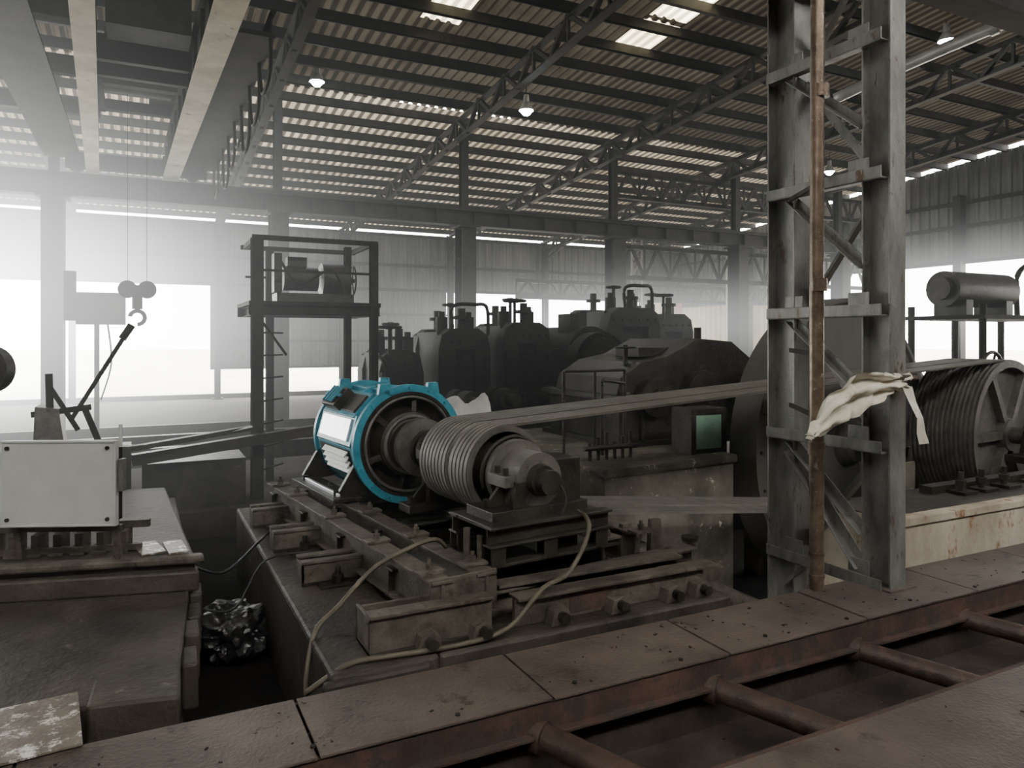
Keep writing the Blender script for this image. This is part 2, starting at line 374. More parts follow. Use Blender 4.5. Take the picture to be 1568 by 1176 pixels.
for i in range(8):
    y=8.0+i*.85; zz=4.9; d=.45+.25*((i*7)%3)/2
    b.tube([(1.2,y,zz),(1.22,y+.15,zz-d),(1.2,y+.6,zz-d-.1),(1.2,y+.85,zz)],.022,M_dark,6)
b.tube([(1.2,7.8,4.95),(1.2,14.9,4.95)],.03,M_dark,6,1)
b.done()

# ------------------------------------------------------------------ near structures
b=B('concrete_platform'); b.prism([(-7,YF+.1),(13,YF+.1),(13,2.1),(-7,2.1)],-.5,0,M_conc,M_plate)
b.bx(-7,13,2.1,2.13,-.14,-.005,M_rustch)
random.seed(3)
b.done()
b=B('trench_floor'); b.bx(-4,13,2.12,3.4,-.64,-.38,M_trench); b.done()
b=B('steel_walkway')
x=-1.46
while x<13:
    t=random.uniform(-.004,.004)
    b.box((x+.515,3.105,-.006+t/2),(1.022,.51,.012),M_plate,Matrix.Rotation(random.uniform(-.004,.004),3,'X')); x+=1.035
b.bx(-1.5,13,2.86,2.885,-.15,-.014,M_rustch); b.bx(-1.5,13,2.82,2.885,-.155,-.14,M_rustch)
b.bx(-1.5,13,3.33,3.355,-.15,-.014,M_rustch); b.bx(-1.5,13,3.0,3.02,-.35,-.16,M_conc)
for i in range(24): b.bolt((-1.2+.6*i,2.9+.03*(i%2),0),.012,.008,M_dark)
b.bx(-1.5,13,2.9,3.33,-.42,-.16,M_trench)
b.done(.002)
for (x,r) in ((1.55,.06),(2.55,.06),(3.6,.055),(4.6,.055)):
    b=B('rusty_drain_pipe'); b.cyl((x,2.95,-.16),(x+.42,2.16,-.24),r,M_rustd,20); b.cyl((x+.02,2.9,-.165),(x+.05,2.85,-.17),r*1.25,M_rustd,20); b.done()
b=B('debris_crumbs')
for i in range(420):
    x=random.uniform(-.5,8); reg=random.random()
    if reg<.4: y=random.uniform(2.9,3.32); z=.002
    elif reg<.7: y=random.uniform(2.2,2.8); z=-.378
    else: y=random.uniform(.8,2.08); z=0
    s=random.uniform(.002,.010)
    b.box((x,y,z+s*.3),(s*random.uniform(1,2.5),s,s*.6),random.choice([M_dust,M_rustch,M_dark,M_conc]),Matrix.Rotation(random.uniform(0,3),3,'Z'))
b.done()

# left foundation
b=B('stepped_foundation')
b.prism([(.31,5.6),(.14,3.64),(-.55,3.82),(-2.6,4.35),(-2.6,8.3),(.31,8.3)],-.66,-.02,M_conc)
b.prism([(.33,5.13),(.33,5.25),(-.8,5.56),(-3,6.16),(-3,6.04),(-.8,5.43)],-.02,.11,M_conc)
b.prism([(.31,5.2),(.2,7.75),(-2.6,8.3),(-2.6,6.0),(-.78,5.5)],-.02,.19,M_conc)
b.prism([(.36,5.14),(.36,5.24),(-.8,5.55),(-2.8,6.1),(-2.8,5.98),(-.8,5.44)],.15,.2,M_dust)
b.prism([(.155,3.62),(.17,3.9),(-.2,3.98),(-.22,3.7)],-.3,.0,M_conc)
for i in range(4): b.prism([(.18+.03*i,4.1+.35*i),(.26+.03*i,4.1+.35*i),(.27+.03*i,4.35+.35*i),(.19+.03*i,4.35+.35*i)],-.3,-.06+.02*(i%2),M_conc)
b.done(.015)
b=B('scrap_sheet'); 
b.box((-.46,3.56,.012),(.46,.50,.012),M_blotch,Matrix.Rotation(.1,3,'Z'))
b.done(.003)
b=B('scrap_sheet'); b.box((.20,5.42,.207),(.12,.32,.014),M_blotch,Matrix.Rotation(.1,3,'Z')); b.box((.04,5.47,.207),(.15,.32,.014),M_blotch,Matrix.Rotation(.2,3,'Z')); b.done(.003)
b=B('rail_chairs')
for i in range(9):
    x=-1.1+i*.125; y=5.62-.27*(x+.0)
    b.box((x,y-.05,.26),(.05,.16,.13),M_dust,Matrix.Rotation(-.25,3,'Z')); b.box((x,y-.06,.20),(.09,.22,.02),M_dust,Matrix.Rotation(-.25,3,'Z'))
b.beam((-1.6,6.05,.35),(.05,5.6,.35),.05,.05,M_dust); b.beam((-1.6,5.93,.225),(.0,5.48,.225),.04,.04,M_dust)
b.done(.004)
Mp=Matrix.Translation((-.455,5.32,.71))@Matrix.Rotation(math.radians(-24),4,'Z')
b=B('electrical_panel',Mp)
b.box((0,0,0),(.70,.04,.53),M_panel); b.box((0,.06,0),(.66,.1,.49),M_dark)
for sx in(-1,1):
    b.box((sx*.342,-.022,0),(.016,.012,.53),M_panel)
    for sz in(-1,1): b.cyl((sx*.30,-.02,sz*.22),(sx*.30,-.032,sz*.22),.012,M_dark,12)
for sz in(-1,1): b.box((0,-.022,sz*.258),(.70,.012,.014),M_panel)
for sx in(-.3,.3): b.beam((sx,.07,-.24),(sx,.12,-.50),.04,.04,M_dust)
b.beam((-.34,.09,-.3),(.34,.09,-.3),.04,.04,M_dust); b.cyl((.36,.02,.22),(.36,.02,.36),.012,M_panel,8)
b.box((.38,.0,.05),(.03,.05,.2),M_grey)
b.done(.004)
b=B('lever_control_stand')
b.extr([(-.22,0),(.05,0),(-.02,.5),(-.2,.52)],(-.62,7.4,.5),(1,-.3,0),(0,0,1),(0,.3,0),M_grey)
b.bx(-.95,-.35,7.35,7.8,.19,.5,M_mach)
b.cyl((-.55,7.5,.9),(-.12,7.5,1.66),.02,M_dark,10); b.cyl((-.16,7.5,1.6),(-.08,7.5,1.73),.035,M_dark,10)
b.cyl((-.7,7.5,.5),(-.72,7.5,1.3),.03,M_dark,10); b.beam((-.72,7.5,1.2),(-.5,7.5,.8),.04,.04,M_dark)
b.beam((-.45,7.45,1.0),(-.25,7.45,.45),.05,.05,M_dark); b.beam((-.85,7.5,.95),(-.4,7.5,1.0),.05,.05,M_dark)
b.done(.004)
b=B('hand_wheel_valve'); b.lathe([(-.05,.10),(-.05,.17),(.05,.17),(.05,.10),(-.05,.10)],(-1.0,6.5,1.38),(.5,1,0),M_mach,32); b.lathe([(-.02,.03),(-.02,.11),(.02,.11),(.02,.03)],(-1.0,6.5,1.38),(.5,1,0),M_mach,32); b.cyl((-.98,6.5,1.3),(-.96,6.56,.2),.04,M_mach,12); b.box((-.96,6.56,.3),(.2,.2,.25),M_mach); b.done()
b=B('control_box'); b.bx(-.95,-.24,13.7,13.95,1.84,2.36,M_dark); b.bx(-.92,-.27,13.69,13.7,1.87,2.33,M_mach); b.bx(-1.12,-.95,13.75,13.9,1.9,2.7,M_dark)
b.cyl((-.66,13.85,FZ),(-.66,13.85,1.84),.04,M_dark,10); b.bx(-.8,-.5,13.7,14,FZ,FZ+.03,M_dark); b.tube([(-.5,13.8,1.84),(-.45,13.8,1.2),(-.6,13.8,.6)],.015,M_dark,6); b.done()

# bag in pit
bm=bmesh.new(); bmesh.ops.create_icosphere(bm,subdivisions=5,radius=1)
for v in bm.verts:
    p=v.co.copy(); n1=noise.noise(p*1.6+Vector((3,1,2))); c=noise.turbulence(p*1.9,2,True)
    r=.29*(1+.3*n1-.34*c+.14); v.co=p*r; v.co.z*=.72; v.co.x*=.85
    v.co+=Vector((.575,5.6,-.49))
for f in bm.faces: f.smooth=False
me=bpy.data.meshes.new('plastic_bag'); bm.to_mesh(me); bm.free(); me.materials.append(M_bag)
o=bpy.data.objects.new('plastic_bag',me); col.objects.link(o)

# ------------------------------------------------------------------ motor foundation
b=B('motor_foundation')
b.bx(.80,1.35,3.5,7.4,-.66,0,M_conc); b.bx(1.35,3.3,3.5,4.15,-.66,0,M_conc); b.bx(2.85,3.3,4.15,7.4,-.66,0,M_conc); b.bx(1.35,2.85,5.2,7.4,-.66,-.02,M_conc)
b.bx(.76,1.3,3.47,3.52,-.2,-.02,M_conc); b.bx(1.35,2.85,4.15,5.2,-.66,-.5,M_pit)
b.done(.02)
MM=Matrix.Translation((2.015,5.92,0))@Matrix.Rotation(math.radians(6.4),4,'Z')
b=B('slide_rail')
for (x,y,l) in ((.84,6.55,.5),(.88,5.72,.48),(.92,4.85,.5)):
    b.bx(x,x+l,y,y+.2,0,.025,M_mach); b.bx(x,x+l,y,y+.02,.02,.15,M_dust); b.bx(x,x+l,y+.18,y+.2,.02,.15,M_mach)
    b.bx(x,x+l,y-.01,y+.06,.14,.16,M_dust); b.bx(x,x+l,y+.14,y+.21,.14,.16,M_dust); b.bx(x,x+.02,y,y+.2,.02,.14,M_dust)
    b.bolt((x+.22,y-.06,.02),.04,.05,M_mach); b.cyl((x+.22,y-.06,.05),(x+.22,y-.06,.12),.02,M_mach,10); b.bx(x+.1,x+.34,y-.12,y,0,.02,M_mach)
b.done(.004)
b=B('motor_base_frame',MM)
for s_ in (-.80,-.52):
    b.ibeam((s_,1.2,.17),(s_,-2.12,.17),.13,.24,.02,M_dust)
for s_ in (.5,.8):
    b.ibeam((s_,1.2,.17),(s_,-1.9,.17),.13,.24,.02,M_dust)
for y in (1.1,.25,-.6,-1.5): b.ibeam((-.85,y,.12),(.9,y,.12),.12,.18,.015,M_mach)
b.ibeam((-.85,-1.98,.07),(1.25,-1.98,.07),.14,.14,.02,M_dust)
for s_ in (-.80,-.52,.5,.8):
    for y in (-1.95,-1.2,-.4,.5,1.0):
        b.box((s_,y,.30),(.16,.1,.02),M_dust); b.bolt((s_,y,.31),.024,.035,M_dust); b.cyl((s_,y,.33),(s_,y,.37),.012,M_dust,8)
b.box((-.66,-2.1,.2),(.42,.02,.2),M_dust)
b.done(.004)
b=B('front_channel')
b.bx(1.02,1.7,3.62,3.64,0,.2,M_dust); b.bx(1.02,1.7,3.6,3.7,.19,.21,M_dust); b.bx(1.02,1.7,3.86,3.88,0,.18,M_dust); b.bx(1.02,1.04,3.62,3.88,0,.19,M_dust); b.bx(1.02,1.7,3.6,3.88,0,.02,M_mach)
b.bx(1.85,3.2,3.64,3.68,0,.16,M_dust); b.bx(2.2,2.5,3.635,3.645,0.02,.15,M_rustch); b.bx(1.85,3.2,3.6,3.72,.15,.17,M_dust); b.bx(1.85,3.2,3.9,3.92,0,.16,M_dust); b.bx(1.85,3.2,3.84,3.96,.15,.17,M_dust)
for x in (1.32,1.62,2.1,2.5,2.9,3.12):
    b.extr([(-.07,0),(.07,0),(.05,.07),(.02,.1),(-.05,.08)],(x,3.55,0),(1,0,0),(0,0,1),(0,.09,0),M_dust)
    b.cyl((x,3.62,.05),(x,3.5,.05),.03,M_mach,12)
for x in (2.7,2.95,3.2):
    b.extr([(0,0),(.16,0),(.12,.14),(.1,.3),(.02,.3)],(x,4.2,.02),(1,0,0),(0,0,1),(0,.05,0),M_dust)
    b.bx(x-.03,x+.18,4.05,4.4,0,.03,M_dust); b.cyl((x+.08,4.1,.03),(x+.08,4.1,.14),.02,M_mach,8); b.bolt((x+.08,4.1,.1),.035,.03,M_mach)
b.bx(3.0,3.4,3.7,3.86,.02,.12,M_dust); b.cyl((3.2,4.4,0),(3.2,4.4,.16),.05,M_dust,14)
b.done(.004)

# ------------------------------------------------------------------ electric motor (local: x right, y away, axis z=.72)
AZ=.72
b=B('electric_motor',MM)
def ring(y0,y1,ro,ri,m,seg=64): b.lathe([(y0,ri),(y0,ro),(y1,ro),(y1,ri),(y0,ri)],(0,0,AZ),(0,1,0),m,seg)
ring(0,.045,.50,.44,M_blue); ring(.05,.07,.47,.40,M_blue); ring(.48,.53,.475,.40,M_blue); ring(.98,1.03,.49,.38,M_blue)
ring(-.004,.02,.44,.415,M_mach)
b.lathe([(.06,.405),(1.0,.405)],(0,0,AZ),(0,1,0),M_dark,48)
b.lathe([(1.03,.0),(1.03,.38),(1.12,.34),(1.2,.2),(1.2,0)],(0,0,AZ),(0,1,0),M_grey,48)
for kk in range(12):
    a=math.radians(15+30*kk); r=.44
    R=Matrix.Rotation(-a,3,'Y')
    b.box((math.cos(a)*r,.5,AZ+math.sin(a)*r),(.05,.96,.045),M_blue,R)
for a0,a1,m in ((62,88,M_blue),(92,118,M_blue),(20,58,M_mach),(-30,15,M_mach)):
    b.lathe([(.07,.43),(.97,.43)],(0,0,AZ),(0,1,0),m,8,math.radians(a0),math.radians(a1))
def plate(angd,y0,y1,h,r,m,th=.02):
    a=math.radians(angd); b.box((math.cos(a)*r,(y0+y1)/2,AZ+math.sin(a)*r),(th,y1-y0,h),m,Matrix.Rotation(-a,3,'Y'))
plate(165,.10,.92,.26,.462,M_blue,.03); plate(165,.17,.85,.19,.482,M_silver,.02)
plate(196,.10,.92,.24,.455,M_blue,.03); plate(196,.15,.87,.19,.473,M_dark,.012)
for i in range(4):
    a=math.radians(188+5.5*i); b.box((math.cos(a)*.495,.45,AZ+math.sin(a)*.495),(.065,.55,.012),M_white,Matrix.Rotation(-a-.75,3,'Y'))
plate(224,.10,.92,.2,.45,M_blue,.03)
plate(137,.14,.90,.26,.47,M_blue,.03)
plate(137,.52,.84,.20,.52,M_mach,.09); plate(137,.55,.81,.15,.572,M_dark,.02)
plate(137,.18,.46,.18,.49,M_mach,.03)
for i in range(4):
    plate(137,.56+.065*i,.575+.065*i,.17,.59,M_blue,.02)
plate(137,.50,.86,.03,.575,M_blue,.02)
b.lathe([(.02,.415),(.10,.40),(.12,.31),(-.02,.27),(-.05,.20),(-.20,.19),(-.22,.10)],(0,0,AZ),(0,1,0),M_mach,48)
b.torus((0,.0,AZ),(0,1,0),.395,.014,M_grey,48); b.torus((0,-.04,AZ),(0,1,0),.235,.02,M_grey,48)
b.lathe([(-.20,.10),(-.20,.235),(-.26,.235),(-.26,.08)],(0,0,AZ),(0,1,0),M_grey,36)
for kk in range(6):
    a=math.radians(60*kk+20); b.beam((math.cos(a)*.2,.0,AZ+math.sin(a)*.2),(math.cos(a)*.40,.05,AZ+math.sin(a)*.40),.04,.05,M_mach)
for kk in range(16):
    a=2*math.pi*kk/16; b.bolt((math.cos(a)*.47,-.0,AZ+math.sin(a)*.47),.014,.02,M_blue,(0,-1,0))
for sx in (-1,1):
    b.extr([(-.06,0),(.06,0),(.045,.09),(-.045,.09)],(sx*.22,.0,AZ+.42),(1,0,0),(0,0,1),(0,.05,0),M_blue)
    b.extr([(-.06,0),(.06,0),(.045,.09),(-.045,.09)],(sx*.20,.98,AZ+.42),(1,0,0),(0,0,1),(0,.05,0),M_blue)
    for y in (0.0,.93):
        b.extr([(sx*.25,.34),(sx*.60,.31),(sx*.60,.36),(sx*.44,.62),(sx*.30,.5)],(0,y+.05,0),(1,0,0),(0,0,1),(0,.05,0),M_mach)
    b.box((sx*.56,.5,.32),(.24,1.1,.03),M_mach)
    for y in (.1,.9): b.bolt((sx*.6,y,.335),.028,.04,M_mach)
b.box((-.60,.5,.345),(.03,.9,.03),M_silver)
b.done(.004)
b=B('drive_shaft',MM)
b.cyl((0,-.26,AZ),(0,-2.0,AZ),.065,M_grey,32)
b.lathe([(-.34,.065),(-.34,.16),(-.40,.16),(-.40,.12),(-.46,.12),(-.46,.17),(-.52,.17),(-.52,.065)],(0,0,AZ),(0,1,0),M_mach,36)
b.done()
def pedestal(name,y,zb,hw,M,mat=M_mach,cap=M_grey,r=.17,L=.26):
    b=B(name,M)
    b.box((0,y,zb+.03),(2*hw,L+.06,.06),mat)
    b.extr([(-r*1.15,0),(r*1.15,0),(r*1.02,AZ-zb-.06),(-r*1.02,AZ-zb-.06)],(0,y-L/2,zb+.06),(1,0,0),(0,0,1),(0,L,0),mat)
    b.lathe([(-L/2,.05),(-L/2,r),(L/2,r),(L/2,.05)],(0,y,AZ),(0,1,0),cap,32,0,2*math.pi)
    b.lathe([(-L/2-.05,.0),(-L/2-.05,r*.55),(-L/2,r*.6)],(0,y,AZ),(0,1,0),mat,28)
    b.box((-r*1.15,y,AZ),(.09,L*.8,.07),cap); b.box((r*1.15,y,AZ),(.09,L*.8,.07),cap)
    for sx in (-1,1):
        b.bolt((sx*r*1.18,y-.05,AZ+.03),.02,.05,mat); b.bolt((sx*r*1.18,y+.05,AZ+.03),.02,.05,mat); b.bolt((sx*(hw-.05),y,zb+.06),.025,.05,mat)
        b.extr([(sx*r*1.1,0),(sx*(hw-.03),0),(sx*r*1.1,.16)],(0,y-.015,zb+.06),(1,0,0),(0,0,1),(0,.03,0),mat)
    return b
b=pedestal('bearing_pedestal',-.58,.30,.32,MM,r=.13,L=.14); b.done(.004)
b=pedestal('bearing_pedestal',-1.76,.50,.36,MM)
b.torus((0,-1.58,AZ),(0,1,0),.235,.014,M_mach,32,8,math.radians(-20),math.radians(200))
b.lathe([(-1.60,.09),(-1.60,.225),(-1.66,.225),(-1.66,.09)],(0,0,AZ),(0,1,0),M_grey,32)
b.box((.2,-1.72,.68),(.28,.3,.3),M_mach)
b.cyl((0,-1.94,AZ),(0,-2.02,AZ),.075,M_mach,24)
b.tube([(.1,-1.92,AZ+.02),(.14,-1.98,AZ-.12),(.1,-1.98,AZ-.22)],.008,M_cable,6)
for y in (-1.56,-1.98): b.ibeam((-.44,y,.44),(.48,y,.44),.1,.12,.015,M_mach)
b.box((0,-1.76,.49),(.86,.5,.025),M_mach)
for sx in (-.38,0.0,.40):
    for y in (-1.56,-1.97): b.ibeam((sx,y,.26),(sx,y,.385),.1,.1,.014,M_mach,up=(0,1,0))
b.box((.12,-1.78,.34),(.3,.3,.16),M_dark); b.box((-.1,-1.77,.27),(1.3,.5,.02),M_mach)
b.cyl((-.5,-1.85,.28),(-.5,-1.85,.48),.02,M_dust,10); b.cyl((-.44,-1.9,.28),(-.44,-1.9,.44),.016,M_dust,10)
b.done(.004)
b=B('grooved_pulley',MM)
def sheave(b,c,R0,y0,y1,n,m,rim,hub,seg=72,webm=None,spokes=0):
    prof=[(y0,R0-rim),(y0,R0)]; p=(y1-y0)/n; dd=min(.022,p*.5)
    for i in range(n):
        a=y0+p*i; prof+=[(a+p*.12,R0),(a+p*.3,R0-dd),(a+p*.7,R0-dd),(a+p*.88,R0)]
    prof+=[(y1,R0),(y1,R0-rim),(y0,R0-rim)]
    b.lathe(prof,c,(0,1,0),m,seg)
    ym=(y0+y1)/2; w=webm or m
    ym2=y0+.12
    b.lathe([(ym2-.03,hub*.5),(ym2-.03,R0-rim),(ym2+.03,R0-rim),(ym2+.03,hub*.5)],c,(0,1,0),w,seg)
    b.lathe([(y0-.02,.0),(y0-.02,hub*.8),(ym-.03,hub),(ym+.03,hub),(y1,hub*.8),(y1,0)],c,(0,1,0),w,36)
    for k in range(spokes):
        a=2*math.pi*k/spokes; o=Vector(c)
        b.beam(o+Vector((math.cos(a)*hub*.8,ym2-.06,math.sin(a)*hub*.8)),o+Vector((math.cos(a)*(R0-rim),ym2-.06,math.sin(a)*(R0-rim))),.09,R0*.12,w,up=(0,1,0))
sheave(b,(0,0,AZ),.30,-1.5,-.80,14,M_grey,.04,.12,72,M_mach,0)
b.done()
SX=7.2; SZ=.45; SR=.90
b=B('grooved_flywheel',MM)
sheave(b,(SX,0,SZ),SR,-1.52,-.78,14,M_grey,.09,.24,96,M_grey,6)
b.cyl((SX,-2.3,SZ),(SX,.8,SZ),.1,M_grey,28)
b.done()
def hull(pts):
    pts=sorted(set(pts))
    def half(P):
        h=[]
        for p in P:
            while len(h)>=2 and (h[-1][0]-h[-2][0])*(p[1]-h[-2][1])-(h[-1][1]-h[-2][1])*(p[0]-h[-2][0])<=1e-9: h.pop()
            h.append(p)
        return h
    a=half(pts); c=half(pts[::-1]); return a[:-1]+c[:-1]
b=B('drive_belts',MM)
ra,rc=.302,SR+.002
loop=hull([(round(math.cos(2*math.pi*i/72)*ra,5),round(AZ+math.sin(2*math.pi*i/72)*ra,5)) for i in range(72)]+[(round(SX+math.cos(2*math.pi*i/110)*rc,5),round(SZ+math.sin(2*math.pi*i/110)*rc,5)) for i in range(110)])
p=.70/14
N=len(loop)
for kb in range(14):
    if kb in (5,): continue
    y0=-1.5+p*kb+p*.16; y1=y0+p*.68; rings=[]
    for i,(x,z) in enumerate(loop):
        q0=Vector(loop[i-1]); q1=Vector(loop[(i+1)%N]); t=(q1-q0).normalized(); nrm=Vector((t.y,-t.x))
        o=Vector((x,z))+nrm*.004; inn=Vector((x,z))-nrm*.016
        rings.append([b.v((o.x,y0,o.y)),b.v((o.x,y1,o.y)),b.v((inn.x,y1-.006,inn.y)),b.v((inn.x,y0+.006,inn.y))])
    for i in range(N):
        a=rings[i];c=rings[(i+1)%N]
        for j in range(4): b.f([a[j],c[j],c[(j+1)%4],a[(j+1)%4]],M_belt)
b.done()
MF=Matrix.Translation((7.57,6.04,.37))@Matrix.Rotation(math.radians(6.4),4,'Z')
b=B('flywheel',MF)
R1=1.72
b.lathe([(0,R1-.05),(0,R1),(.36,R1),(.36,0)],(0,0,0),(0,1,0),M_housing,128)
b.lathe([(0,R1-.05),(.03,R1-.08),(.03,.3),(-.02,.28),(-.1,.22),(-.1,0)],(0,0,0),(0,1,0),M_housing,128)
for kk in range(24):
    a=2*math.pi*kk/24; b.bolt((math.cos(a)*(R1-.12),.03,math.sin(a)*(R1-.12)),.02,.02,M_mach,(0,-1,0))
b.cyl((0,-.5,0),(0,1.6,0),.12,M_grey,28)
b.done()
b=B('flywheel_bearing_block')
for (x,y) in ((7.62,5.60),(7.43,7.2)):
    b.bx(x-.3,x+.3,y-.14,y+.14,-1.45,.2,M_plinth); b.bx(x-.26,x+.26,y-.13,y+.13,.2,.37,M_mach); b.cyl((x,y-.13,.37),(x,y+.13,.37),.2,M_mach,28)
b.done(.008)
b=B('flywheel_foundation')
b.bx(5.1,12.8,3.62,4.35,-1.45,.22,M_concL); b.bx(5.08,12.8,3.6,3.72,.19,.25,M_concL); b.bx(8.6,12.8,4.35,4.45,-1.45,.2,M_conc)
b.bx(5.1,12.8,3.74,4.36,.22,.232,M_conc)
b.done(.02)
b=B('pillow_block')
sx_,sy_=(2.015+.994*SX+.111*1.85, 5.92+.111*SX-.994*1.85)
b.bx(sx_-.55,sx_+.45,sy_-.25,sy_+.12,.2,.28,M_mach)
b.extr([(-.3,0),(.3,0),(.22,.25),(-.22,.25)],(sx_,sy_-.16,.28),(1,0,0),(0,0,1),(0,.26,0),M_mach)
b.cyl((sx_,sy_-.2,SZ),(sx_,sy_+.12,SZ),.22,M_grey,32)
for dx in (-.46,-.36,.3,.38): b.cyl((sx_+dx,sy_-.12,.28),(sx_+dx,sy_-.12,.42),.022,M_mach,10); b.bolt((sx_+dx,sy_-.12,.31),.04,.04,M_mach)
b.done(.006)
b=B('anchor_clamps')
for x in (6.5,6.8,7.15,7.6):
    b.bx(x-.1,x+.1,3.95,4.15,.22,.26,M_mach); b.cyl((x,4.05,.26),(x,4.05,.42),.025,M_mach,10); b.bolt((x,4.05,.3),.045,.05,M_mach)
b.bx(6.2,8.4,4.12,4.24,.22,.3,M_mach)
b.done(.004)

b=B('machine_plinth')
b.prism([(3.84,5.72),(5.6,5.9),(5.6,9.0),(3.84,9.0)],-1.45,.36,M_plinth)
b.prism([(3.8,5.68),(5.62,5.86),(5.62,6.1),(3.8,5.95)],.3,.39,M_plinth)
b.bx(5.6,5.75,6.6,9,-1.45,.2,M_conc)
b.bx(3.5,3.8,5.0,6.5,-.9,-.1,M_plinth)
b.done(.03)
b=B('gearbox')
x0,x1,y0,y1=4.9,7.1,7.0,8.6
b.bx(x0,x1,y0,y1,.36,.9,M_mach); b.bx(x0-.08,x1+.08,y0-.08,y1+.08,.88,.95,M_mach); b.bx(x0-.08,x1+.08,y0-.08,y1+.08,.34,.42,M_mach)
b.extr([(0,0),(2.2,0),(2.15,.35),(1.75,.62),(1.2,.66),(.75,.45),(.35,.38),(.05,.2)],(x0,y0+.05,.95),(1,0,0),(0,0,1),(0,1.4,0),M_mach)
for x in (5.35,6.1,6.75): b.cyl((x,y0-.12,.92),(x,y0+.05,.92),.22 if x!=6.1 else .3,M_mach,28); b.cyl((x,y0-.2,.92),(x,y0-.1,.92),.1,M_mach,20)
for x in [x0+.1+.25*i for i in range(9)]: b.bolt((x,y0-.04,.95),.025,.04,M_grey)
for x in [x0+.3+.5*i for i in range(4)]: b.bx(x-.02,x+.02,y0-.05,y0,.42,.88,M_mach)
b.bx(5.4,5.9,7.3,7.8,1.38,1.5,M_mach); b.wheel((5.2,7.3,1.5),(0,0,1),.12,M_mach); b.cyl((5.2,7.3,1.1),(5.2,7.3,1.5),.03,M_mach,10)
b.cyl((6.4,7.4,1.5),(6.4,7.4,1.75),.05,M_mach,12)
b.done(.008)
b=B('guard_railing')
for x in (4.1,4.5,4.9): b.cyl((x,6.9,.36),(x,6.9,1.25),.018,M_mach,8)
for z in (.85,1.25): b.cyl((4.1,6.9,z),(4.9,6.9,z),.016,M_mach,8)
b.tube([(4.4,6.6,.36),(4.4,6.6,1.1),(4.5,6.7,1.15),(4.9,6.9,1.1)],.02,M_mach,8)
for i in range(6): b.cyl((4.05+.1*i,6.3,.37),(4.05+.1*i,6.3,.55+.05*(i%3)),.02,M_mach,8)
b.cyl((3.95,6.25,.5),(4.6,6.25,.5),.025,M_mach,10)
b.done()
b=B('lubrication_cabinet'); b.bx(5.25,5.75,6.2,6.5,.36,.85,M_mach); b.bx(5.32,5.68,6.18,6.2,.41,.78,M_green); b.bx(5.25,5.75,6.17,6.2,.78,.85,M_mach); b.bx(5.25,5.32,6.17,6.2,.36,.78,M_mach); b.bx(5.68,5.75,6.17,6.2,.36,.78,M_mach); b.done(.004)

def mill(x,y,w,h,dp,var):
    b=B('rolling_mill_stand'); z0=FZ; M_=M_mill
    b.bx(x-w/2-.1,x+w/2+.1,y-.1,y+dp+.1,z0,.35,M_)
    for yy in (y,y+dp-.28):
        for sx in (-1,1): b.bx(x-w/2 if sx<0 else x+w/2-.26, x+w/2 if sx>0 else x-w/2+.26, yy,yy+.28,.35,h-.3,M_)
        b.extr([(-w/2,0),(w/2,0),(w/2-.05,.22),(w/2-.2,.32),(-w/2+.2,.32),(-w/2+.05,.22)],(x,yy,h-.32),(1,0,0),(0,0,1),(0,.28,0),M_)
        b.cyl((x,yy+.14,h),(x,yy+.14,h+.30),.06,M_,16); b.cyl((x,yy+.14,h+.14),(x,yy+.14,h+.19),.13,M_,20)
        b.bx(x-.14,x+.14,yy+.02,yy+.26,.45*h,.72*h,M_)
    b.bx(x-w/2+.05,x+w/2-.05,y+.2,y+dp-.2,.35,h-.05,M_)
    for i,z in enumerate((.37*h,.54*h,.71*h)):
        b.cyl((x,y-.06,z),(x,y+dp+.1,z),.11,M_,20); b.cyl((x,y-.14,z),(x,y-.06,z),.06,M_,16)
        for sx in (-1,1): b.bx(x+sx*w*.42-.04,x+sx*w*.42+.04,y-.06,y,z-.1,z+.1,M_)
    if var%2==0: b.wheel((x-w*.3,y-.05,h+.32),(0,0,1),.16,M_,.022); b.cyl((x-w*.3,y-.05,h-.1),(x-w*.3,y-.05,h+.32),.025,M_,8)
    else: b.tube([(x-.2,y,h),(x-.2,y,h+.32),(x+.15,y,h+.36),(x+.4,y+.1,h+.32),(x+.42,y+.1,h-.1)],.028,M_,8)
    for sx in (-1,1): b.cyl((x+sx*.22,y+.4,h-.05),(x+sx*.22,y+.4,h+.18),.09,M_,12); b.cyl((x+sx*.22,y+.4,h+.18),(x+sx*.22,y+.4,h+.26),.05,M_,12)
    b.cyl((x+.05,y+.7,h-.05),(x+.05,y+.7,h+.38),.03,M_,8); b.wheel((x+.05,y+.7,h+.38),(0,0,1),.12,M_,.02)
    for i in range(6): b.bolt((x-w*.4+w*.16*i,y-.0,h-.2),.025,.03,M_,(0,-1,0))
    b.done(.008)
mill(3.35,10.2,.66,1.45,1.2,0)
mill(4.3,10.1,.84,1.76,1.3,1)
mill(5.3,10.0,.84,1.86,1.3,2)
mill(7.25,9.9,1.05,2.12,1.4,3)
mill(8.45,10.4,.9,2.05,1.3,4)
b=B('pinion_gear_housing')
b.bx(5.78,6.66,9.6,10.9,FZ,1.45,M_mill); b.cyl((6.2,9.3,1.25),(6.2,9.62,1.25),.46,M_mill,56); b.cyl((6.2,9.22,1.25),(6.2,9.3,1.25),.38,M_mach,48); b.cyl((6.2,9.15,1.25),(6.2,9.24,1.25),.12,M_grey,24)
b.cyl((6.2,9.6,1.4),(6.2,10.9,1.4),.40,M_mill,40); b.bx(5.95,6.1,9.8,10.2,1.7,2.0,M_mill); b.bx(6.3,6.5,10.2,10.4,1.7,2.05,M_mill)
for kk in range(12): a=2*math.pi*kk/12; b.bolt((6.2+math.cos(a)*.42,9.3,1.25+math.sin(a)*.42),.02,.03,M_mach,(0,-1,0))
b.done(.008)
b=B('spindle_coupling_train')
